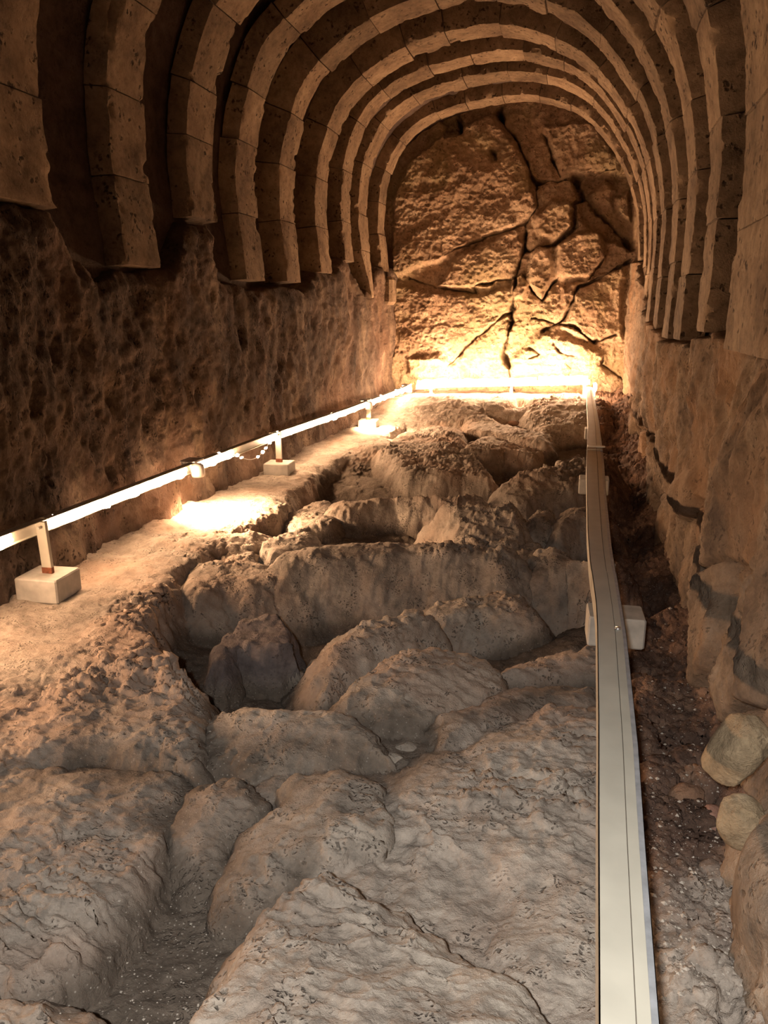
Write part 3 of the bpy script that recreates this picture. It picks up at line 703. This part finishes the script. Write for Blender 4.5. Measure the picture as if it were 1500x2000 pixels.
crack([(1080, 480), (1035, 490), (1025, 480)], .025, .2); crack([(1090, 540), (1060, 585), (1035, 560)], .03, .3); crack([(1180, 500), (1150, 545)], .02, .2)
for k in range(4):
    r = np.random.default_rng(500+k); u0 = r.uniform(1010, 1180); v0 = r.uniform(655, 720)
    crack([(u0, v0), (u0+r.uniform(-35, 35), v0+r.uniform(5, 25)), (u0+r.uniform(-50, 50), v0+r.uniform(20, 45))], .018, .12)
o = mesh_np('wall_back', np.stack([XB, YB-R, ZB], -1).reshape(-1, 3), grid_quads(nzb, nxb), M_back); tag(o, kind='structure')

# ------------------------------------------------------------------ stones at the foot of the right wall
def stone(name, c, dims, seed, label, mat, cat='rock', rot=(0, 0, 0), rough=.12, squash=1.0):
    import bmesh
    bm = bmesh.new(); bmesh.ops.create_icosphere(bm, subdivisions=5, radius=1)
    P = np.array([v.co for v in bm.verts])
    p = np.sign(P)*np.abs(P)**.8
    nn = fbm3(P[:, 0]*1.3+seed, P[:, 1]*1.3, P[:, 2]*1.3, 6, seed, .6)
    p = p*(1+rough*2*nn)[:, None]
    # flat broken facets
    r = np.random.default_rng(seed)
    for _ in range(9):
        d = r.normal(size=3); d /= np.linalg.norm(d); h = r.uniform(.70, .92)
        t = p@d; ex = np.maximum(0, t-h); p = p - np.outer(ex*.6, d)
    p = p*np.array(dims)/2
    for v, q in zip(bm.verts, p): v.co = q
    me = bpy.data.meshes.new(name); bm.to_mesh(me); bm.free()
    for f in me.polygons: f.use_smooth = True
    me.materials.append(mat); o = bpy.data.objects.new(name, me); col.objects.link(o)
    o.location = c; o.rotation_euler = rot
    return tag(o, label, cat)
def stone_px(u, v, z, dims, seed, label, mat, **k):
    p = atz(u, v, z); return stone('stone', tuple(p), dims, seed, label, mat, **k)
M_stone_pale = rock_mat('pale_stone', (.22, .15, .09), (.40, .29, .17), (.52, .41, .27), 1.6, .9, .02, pits=.3)
M_stone_tan = rock_mat('tan_stone', (.17, .09, .055), (.32, .19, .115), (.42, .29, .19), 1.6, .9, .02, pits=.3)
M_stone_red = rock_mat('red_brown_stone', (.20, .10, .07), (.30, .16, .11), (.38, .22, .16), 1.0, .6, .015, pits=.3)
stone_px(1448, 1612, -1.40, (.13, .13, .17), 5, 'rounded yellowish stone set in the foot of the right wall', M_stone_pale)
stone_px(1432, 1462, -1.22, (.13, .18, .22), 8, 'pale angular stone in the right wall above the rounded yellowish stone', M_stone_pale, rot=(.3, .5, .2))
stone_px(1335, 1560, -1.63, (.13, .12, .12), 11, 'tan squarish stone lying in the rubble between rail and right wall', M_stone_tan, rough=.2)
stone_px(1395, 1600, -1.62, (.09, .09, .08), 14, 'small reddish stone in the rubble beside the yellowish wall stone', M_stone_red)
stone_px(1540, 1790, -1.44, (.26, .44, .44), 17, 'large smooth tan boulder at the foot of the near right wall', M_wall_r, rough=.10)
stone_px(1003, 832, -1.62, (.26, .22, .18), 24, 'small round stone wedged between far boulders', M_stone_tan)
stone_px(795, 1463, -1.73, (.12, .08, .06), 31, 'small flat grey stone in the crack beside the scaly mound', M_slab)
stone_px(762, 1485, -1.72, (.11, .07, .05), 33, 'flat pale stone lying lowest in the crack below the scaly mound', M_slab)
stone_px(1195, 1030, -1.85, (.10, .10, .08), 35, 'small pale round stone right of the right rail', M_stone_pale)

# ------------------------------------------------------------------ pebbles and grit
PB = MB()
def pebble(x, y, s, seed):
    z = floor_z(x, y)
    r = random.Random(seed); n0 = len(PB.v)
    dirs = [(1, 0, 0), (-1, 0, 0), (0, 1, 0), (0, -1, 0), (0, 0, 1), (0, 0, -1)]
    a = r.uniform(0, 6.28)
    for dx, dy, dz in dirs:
        k = s*r.uniform(.6, 1.1)
        px, py = dx*math.cos(a)-dy*math.sin(a), dx*math.sin(a)+dy*math.cos(a)
        PB.v.append((x+px*k, y+py*k, z+s*.25+dz*k*.6))
    for f in ((0, 2, 4), (2, 1, 4), (1, 3, 4), (3, 0, 4), (2, 0, 5), (1, 2, 5), (3, 1, 5), (0, 3, 5)): PB.f.append(tuple(n0+i for i in f))
sd_ = 0
def scatter(n, u0, u1, v0, v1, z, s0, s1, seed):
    r = random.Random(seed)
    for i in range(n):
        p = atz(r.uniform(u0, u1), r.uniform(v0, v1), z)
        if -3.0 < p[0] < .62: pebble(p[0], p[1], s0*(s1/s0)**(r.random()**2.2), seed*9999+i)
scatter(260, 230, 430, 1760, 2050, -1.84, .0015, .006, 1)
scatter(60, 385, 415, 1420, 1520, -1.74, .003, .009, 2)
scatter(1500, 1235, 1450, 1300, 1990, -1.62, .0015, .011, 3)
scatter(260, 1200, 1330, 950, 1300, -1.85, .004, .018, 4)
scatter(240, 760, 1150, 1500, 2000, -1.62, .001, .0045, 5)
scatter(60, 960, 1130, 1230, 1290, -2.2, .003, .008, 6)
scatter(140, 0, 900, 1500, 2000, -1.6, .001, .004, 7)
pb = PB.build('pebbles', M_pebble); tag(pb, 'pale pebbles and grit scattered over the rock floor and in its cracks', 'pebbles', kind='stuff')

# ------------------------------------------------------------------ posts on concrete blocks
def post_set(x, y, rz, lab_side, which, post_top=-1.145, tilt=0.0, bz=None, bh=.10, bw=(.26, .25), clamp=False, px_off=0.0):
    zf = -1.55 if bz is None else bz
    t = empty('rail_post', (x, y, zf), f'{which}', 'post', f'short metal posts on concrete blocks along the {lab_side} rail')
    def P(mb, name, mat, **k):
        o = mb.build(name, mat, None, **k); o.parent = t; o.location = (0, 0, 0); return o
    h = bh
    b = P(MB().box((0, 0, h/2-.02), (bw[0], bw[1], h+.04), rz, .008), 'concrete_block', M_conc)
    L = post_top-(zf+h)
    q = P(MB().box((px_off, 0, h+L/2), (.062, .02, L), rz*.5, .002, ry=tilt).box((px_off+.018, .012, h+L/2), (.006, .03, L), rz*.5, 0, ry=tilt), 'post', M_cream)
    P(MB().box((px_off-math.sin(tilt)*L*.5, 0, h+.018), (.066, .024, .036), rz*.5, .002), 'rusty_foot', M_rust)
    if clamp:
        c = P(MB().box((px_off, -.01, post_top-zf+.012), (.15, .05, .012), 0, .003).box((px_off-.07, -.01, post_top-zf-.02), (.012, .05, .07), 0, .003), 'clamp', M_white)
    b2 = MB().tube([(px_off, -.035, post_top-zf-.03), (px_off, -.012, post_top-zf-.03)], .008, 10); P(b2, 'bolt', M_steel)
    return t
post_set(-2.893, 3.60, .07, 'left', 'nearest short cream post on a concrete block by the left wall', tilt=-.04)
post_set(-2.85, 7.10, .08, 'left', 'second short cream post on a concrete block along the left wall, by the sagging cable')
post_set(-2.80, 10.35, .08, 'left', 'third and smallest short cream post on a concrete block along the left wall')
post_set(.255, 3.74, .05, 'right', 'nearest grey concrete block and post under the right rail', bz=-1.55, bh=.115, bw=(.27, .20), post_top=-1.19, px_off=-.05)
post_set(.20, 7.0, .0, 'right', 'second grey concrete block and post under the right rail, at the white clamp', bz=-1.53, bh=.10, bw=(.26, .2), post_top=-1.16, clamp=True)
post_set(.20, 10.3, 0, 'right', 'farthest concrete block and post under the right rail', bz=-1.55, bh=.10, bw=(.13, .2), post_top=-1.17)

# ------------------------------------------------------------------ rails
def C_prof(h, d, t):  # U channel, web on the -x side, open toward +x
    return [(0, -h/2), (d*.5, -h/2), (d*.5, -h/2+t), (t, -h/2+t), (t, h/2-t), (d, h/2-t), (d, h/2), (0, h/2)]
def rail_path_left(y):
    return (np.interp(y, [0, 3.4, 6.9, 9.3, 12.9], [-2.965, -2.96, -2.925, -2.82, -2.76]), y, np.interp(y, [0, 3.4, 6.9, 9.3, 12.9], [-1.18, -1.185, -1.19, -1.205, -1.215]))
segs = [(.5, 3.66), (3.66, 7.02), (7.02, 10.35), (10.35, 12.85)]
seg_lab = ['cream metal rail length nearest the viewer on the left', 'cream metal rail length between the first and second left posts', 'cream metal rail length between the second and third left posts', 'cream metal rail length from the third left post to the back corner']
for (a, b), lb in zip(segs, seg_lab):
    pth = [rail_path_left(v) for v in np.linspace(a+.004, b-.004, 12)]
    o = MB().sweep(C_prof(.085, .058, .004), pth).build('guard_rail', M_cream, None, False, pth[0])
    tag(o, lb, 'rail', 'lengths of the guard rail')
# back rail
mb = MB()
def back_path(x): return (x, 12.92, np.interp(x, [-2.7, -2.2, -1, .22], [-1.22, -1.17, -1.12, -1.07]))
bpth = [back_path(v) for v in np.linspace(-2.66, .20, 16)]
n0 = 0; prof = [(0, -.05), (.042, -.05), (.042, -.045), (.005, -.045), (.005, .025), (0, .025)]
for (x, y, z) in bpth:
    for dy, dz in prof: mb.v.append((x, y-dy+.02, z+dz))
k_ = len(prof)
for i in range(len(bpth)-1):
    for k in range(k_): mb.f.append((i*k_+k, i*k_+(k+1) % k_, (i+1)*k_+(k+1) % k_, (i+1)*k_+k))
mb.f.append(tuple(range(k_-1, -1, -1))); mb.f.append(tuple((len(bpth)-1)*k_+k for k in range(k_)))
tag(mb.build('guard_rail', M_cream, None, False, bpth[0]), 'cream metal rail crossing in front of the back wall', 'rail', 'lengths of the guard rail')
for xx, nm in ((-2.4, 'small post holding the back rail near the left corner'), (-1.05, 'small post holding the middle of the back rail'), (.12, 'small post holding the back rail at the right corner')):
    zt = back_path(xx)[2]
    o = MB().box((xx, 12.96, (zt-1.62)/2), (.05, .025, zt+1.62), 0, .003).build('rail_post', M_cream, None, False, (xx, 12.96, -1.6)); tag(o, nm, 'post')
# right rail
ly = [0.25, 1.08, 1.64, 2.13, 2.84, 3.06, 3.68, 4.24, 6.28, 8.37, 12.85]; lx = [.10, .10, .11, .12, .13, .13, .112, .105, .112, .14, .145]
ry_ = [0.25, 1.1, 1.57, 2.0, 2.77, 3.97, 5.34, 6.3, 8.8, 12.85]; rx_ = [.195, .20, .212, .225, .235, .225, .235, .25, .26, .245]
def rrail(a, b, lab, dz=0.0):
    yy = [v for v in sorted(set([a, b]+[q for q in ly+ry_ if a < q < b]+list(np.linspace(a, b, 10))))]
    t = empty('guard_rail', (.11, a, -1.18), lab, 'rail', 'lengths of the guard rail')
    top, lip, edge, grv = MB(), MB(), MB(), MB()
    def sw(mb, fl_, fr, z0, z1, zl=None):
        n0 = len(mb.v)
        for y in yy:
            L, R_ = np.interp(y, ly, lx), np.interp(y, ry_, rx_); xl = L+(R_-L)*fl_; xr = L+(R_-L)*fr
            mb.v += [(xl, y, z0+dz), (xr, y, z0+dz), (xr, y, z1+dz), (xl, y, z1+dz)]
        for i in range(len(yy)-1):
            for k in range(4): mb.f.append((n0+i*4+k, n0+(i+1)*4+k, n0+(i+1)*4+(k+1) % 4, n0+i*4+(k+1) % 4))
        mb.f.append((n0, n0+1, n0+2, n0+3)); e = n0+(len(yy)-1)*4; mb.f.append((e+3, e+2, e+1, e))
    sw(top, 0, .60, -1.158, -1.150)
    sw(top, 0, .03, -1.235, -1.150)
    sw(top, .625, .86, -1.162, -1.154)
    sw(grv, .59, .64, -1.170, -1.159)
    sw(edge, .86, 1.0, -1.166, -1.158); sw(edge, .985, 1.0, -1.235, -1.158)
    for mbx, nm, mt in ((top, 'rail_face', M_cream), (grv, 'groove', M_groove), (edge, 'metal_edge', M_galv)):
        o = mbx.build(nm, mt, None); o.parent = t; o.location = -Vector(t.location)
    return t
rrail(.25, 3.50, 'long cream metal rail running from the bottom right toward the near post')
rrail(3.40, 6.92, 'brownish metal rail length ending at the white clamp on the right', -.010)
rrail(6.86, 12.85, 'farthest metal rail length on the right, reaching the back corner', -.002)
# bolt and tape on the right rail
b = MB().tube([(.205, 2.82, -1.158), (.205, 2.82, -1.145)], .010, 12).build('bolt', M_steel, None, True, (.205, 2.82, -1.158)); tag(b, 'small shiny bolt on the right rail above the near block', 'bolt')

# ------------------------------------------------------------------ string lights
def rope(mb, pts, rad, seed, amp, n=7):
    r = np.random.default_rng(seed); pts = np.array(pts); m = len(pts)
    ph = r.uniform(0, 6.28, 4)
    t = np.arange(m)
    for axis in (0, 2):
        w = amp*(np.sin(t*.9+ph[axis])+.6*np.sin(t*.37+ph[1])+.5*r.uniform(-1, 1, m))/1.6
        pts[:, axis] += np.clip(w, -.012, .012) if axis == 2 else np.clip(w, -.012, .02)
    rr = rad*(1+.45*np.sin(t*1.3+ph[3])*r.uniform(.2, 1, m))
    mb.tube([tuple(p) for p in pts], list(np.maximum(rr, rad*.45)), n)
def along_left(a, b, step=.045, dx=.030, dz=0):
    out = []
    for y in np.arange(a, b, step):
        p = rail_path_left(y); out.append((p[0]+dx, y, p[2]+dz))
    return out
root = empty('string_light', (-2.8, 3.5, -1.15), 'glowing string light wound along the left rail', 'string light')
def lit(mb, nm='lit_strand', mat=None, rt=None):
    rt = rt or root
    o = mb.build(nm, mat or M_strip, None, True); o.parent = rt; o.location = -Vector(rt.location); return o
for k, (a, b) in enumerate([(.6, 1.9), (1.95, 3.42), (3.74, 4.30), (4.36, 4.78), (4.86, 5.35)]):
    mb = MB()
    rope(mb, along_left(a, b, dx=.028, dz=.010), .019, 10+k, .012); rope(mb, along_left(a, b, dx=.029, dz=-.016), .019, 20+k, .012)
    lit(mb)
for k, (a, b, s) in enumerate([(5.52, 6.12, .026), (6.98, 7.5, .024), (7.5, 8.3, .018), (8.3, 9.2, .024), (9.2, 10.2, .019), (10.2, 11.4, .026), (11.4, 12.8, .030)]):  # far strands made thicker; their extra size stands in for bloom
    mb = MB()
    rope(mb, along_left(a, b, dx=.029, dz=.010), s*.8, 30+k, .014); rope(mb, along_left(a, b, dx=.031, dz=-.016), s*.8, 40+k, .016)
    lit(mb)
mb = MB()
for y, s in ((6.17, .016), (6.26, .010), (6.62, .012), (6.74, .017), (6.82, .012), (6.92, .020)):
    t_ = (y-6.1)/.9; zc = -1.185-.13*math.sin(math.pi*min(1, max(0, t_)))
    mb.tube([(-2.87, y-.03, zc), (-2.87, y, zc), (-2.87, y+.03, zc)], [s*.4, s, s*.4], 8)
lit(mb, 'lit_bead')
cb = MB().tube([(-2.87, y, -1.185-.13*math.sin(math.pi*(y-6.1)/.9)) for y in np.linspace(6.1, 7.0, 16)], .004, 6)
lit(cb, 'sagging_cable', M_cable)
root2 = empty('string_light', (-1.2, 12.9, -1.1), 'dazzling string light along the back rail', 'string light')
mb = MB()
for s_, (a, b) in enumerate([(-2.62, -2.1), (-2.1, -1.4), (-1.4, -.6), (-.6, .17)]):
    mb = MB()
    for q in range(3):
        r = np.random.default_rng(60+s_*5+q); pts = []
        for x in np.arange(a, b, .05):
            p = back_path(x); pts.append((x, 12.86+r.uniform(-.02, .02), p[2]+.03+.035*(q-1)*(1.2 if s_ in (0, 3) else .7)+r.uniform(-.012, .012)))
        mb.tube(pts, [.030*r.uniform(.7, 1.3) for _ in pts], 7)  # stacked thick strands imitate the bloom around a thinner rope
    lit(mb, 'lit_strand', M_strip_back, root2)
root3 = empty('string_light', (.27, 12.7, -1.15), 'short hanging end of string light at the far right corner', 'string light')
mb = MB(); pts = [(.27+.015*math.sin(i), 12.72-.01*i, -1.08-.035*i) for i in range(7)]
mb.tube(pts, [.02, .03, .026, .032, .024, .03, .012], 7); lit(mb, 'lit_strand', M_strip_back, root3)

# spot fittings that throw the pools of light on the path
def fitting(y, lab, energy, dx=.0):
    p = rail_path_left(y); t = empty('lamp_fitting', (p[0]+.02, y, p[2]), lab, 'lamp', 'small lamps clipped to the left rail')
    def P(mb, name, mat, sm=False):
        o = mb.build(name, mat, None, sm); o.parent = t; o.location = (0, 0, 0); return o
    P(MB().box((0, 0, .060), (.13, .16, .012), 0, .003).box((-.055, 0, .02), (.012, .14, .09), 0, .003), 'bracket', M_galv)
    n = 14; m2 = MB()
    prof_ = [(0.0, .045), (.03, .045), (.048, .03), (.055, 0), (.055, -.04), (.048, -.062), (.044, -.062), (.05, -.04), (.05, 0), (.043, .026), (0, .038)]
    for r_, z_ in prof_:
        for k in range(n): m2.v.append((.045+r_*math.cos(6.2832*k/n), r_*math.sin(6.2832*k/n), z_-.01))
    for i in range(len(prof_)-1):
        for k in range(n): m2.f.append((i*n+k, i*n+(k+1) % n, (i+1)*n+(k+1) % n, (i+1)*n+k))
    P(m2, 'lamp_shade', M_white, True)
    m3 = MB().tube([(.045, 0, .015), (.045, 0, 0), (.045, 0, -.03), (.045, 0, -.05)], [.012, .026, .030, .012], 10)
    P(m3, 'bulb', M_bulb, True)
    l = lamp('lamp_light', 'SPOT', (0.045, 0, -.075), energy, (1, .62, .36), .03, (math.radians(3), math.radians(-26), 0), (math.radians(150), .85)); l.parent = t
fitting(5.44, 'small white lamp clipped to the left rail beside the brightest knot of lights', 300)
fitting(10.15, 'small lamp on the left rail just before the third post', 260)
fitting(12.55, 'small lamp on the left rail in the far left corner', 260)
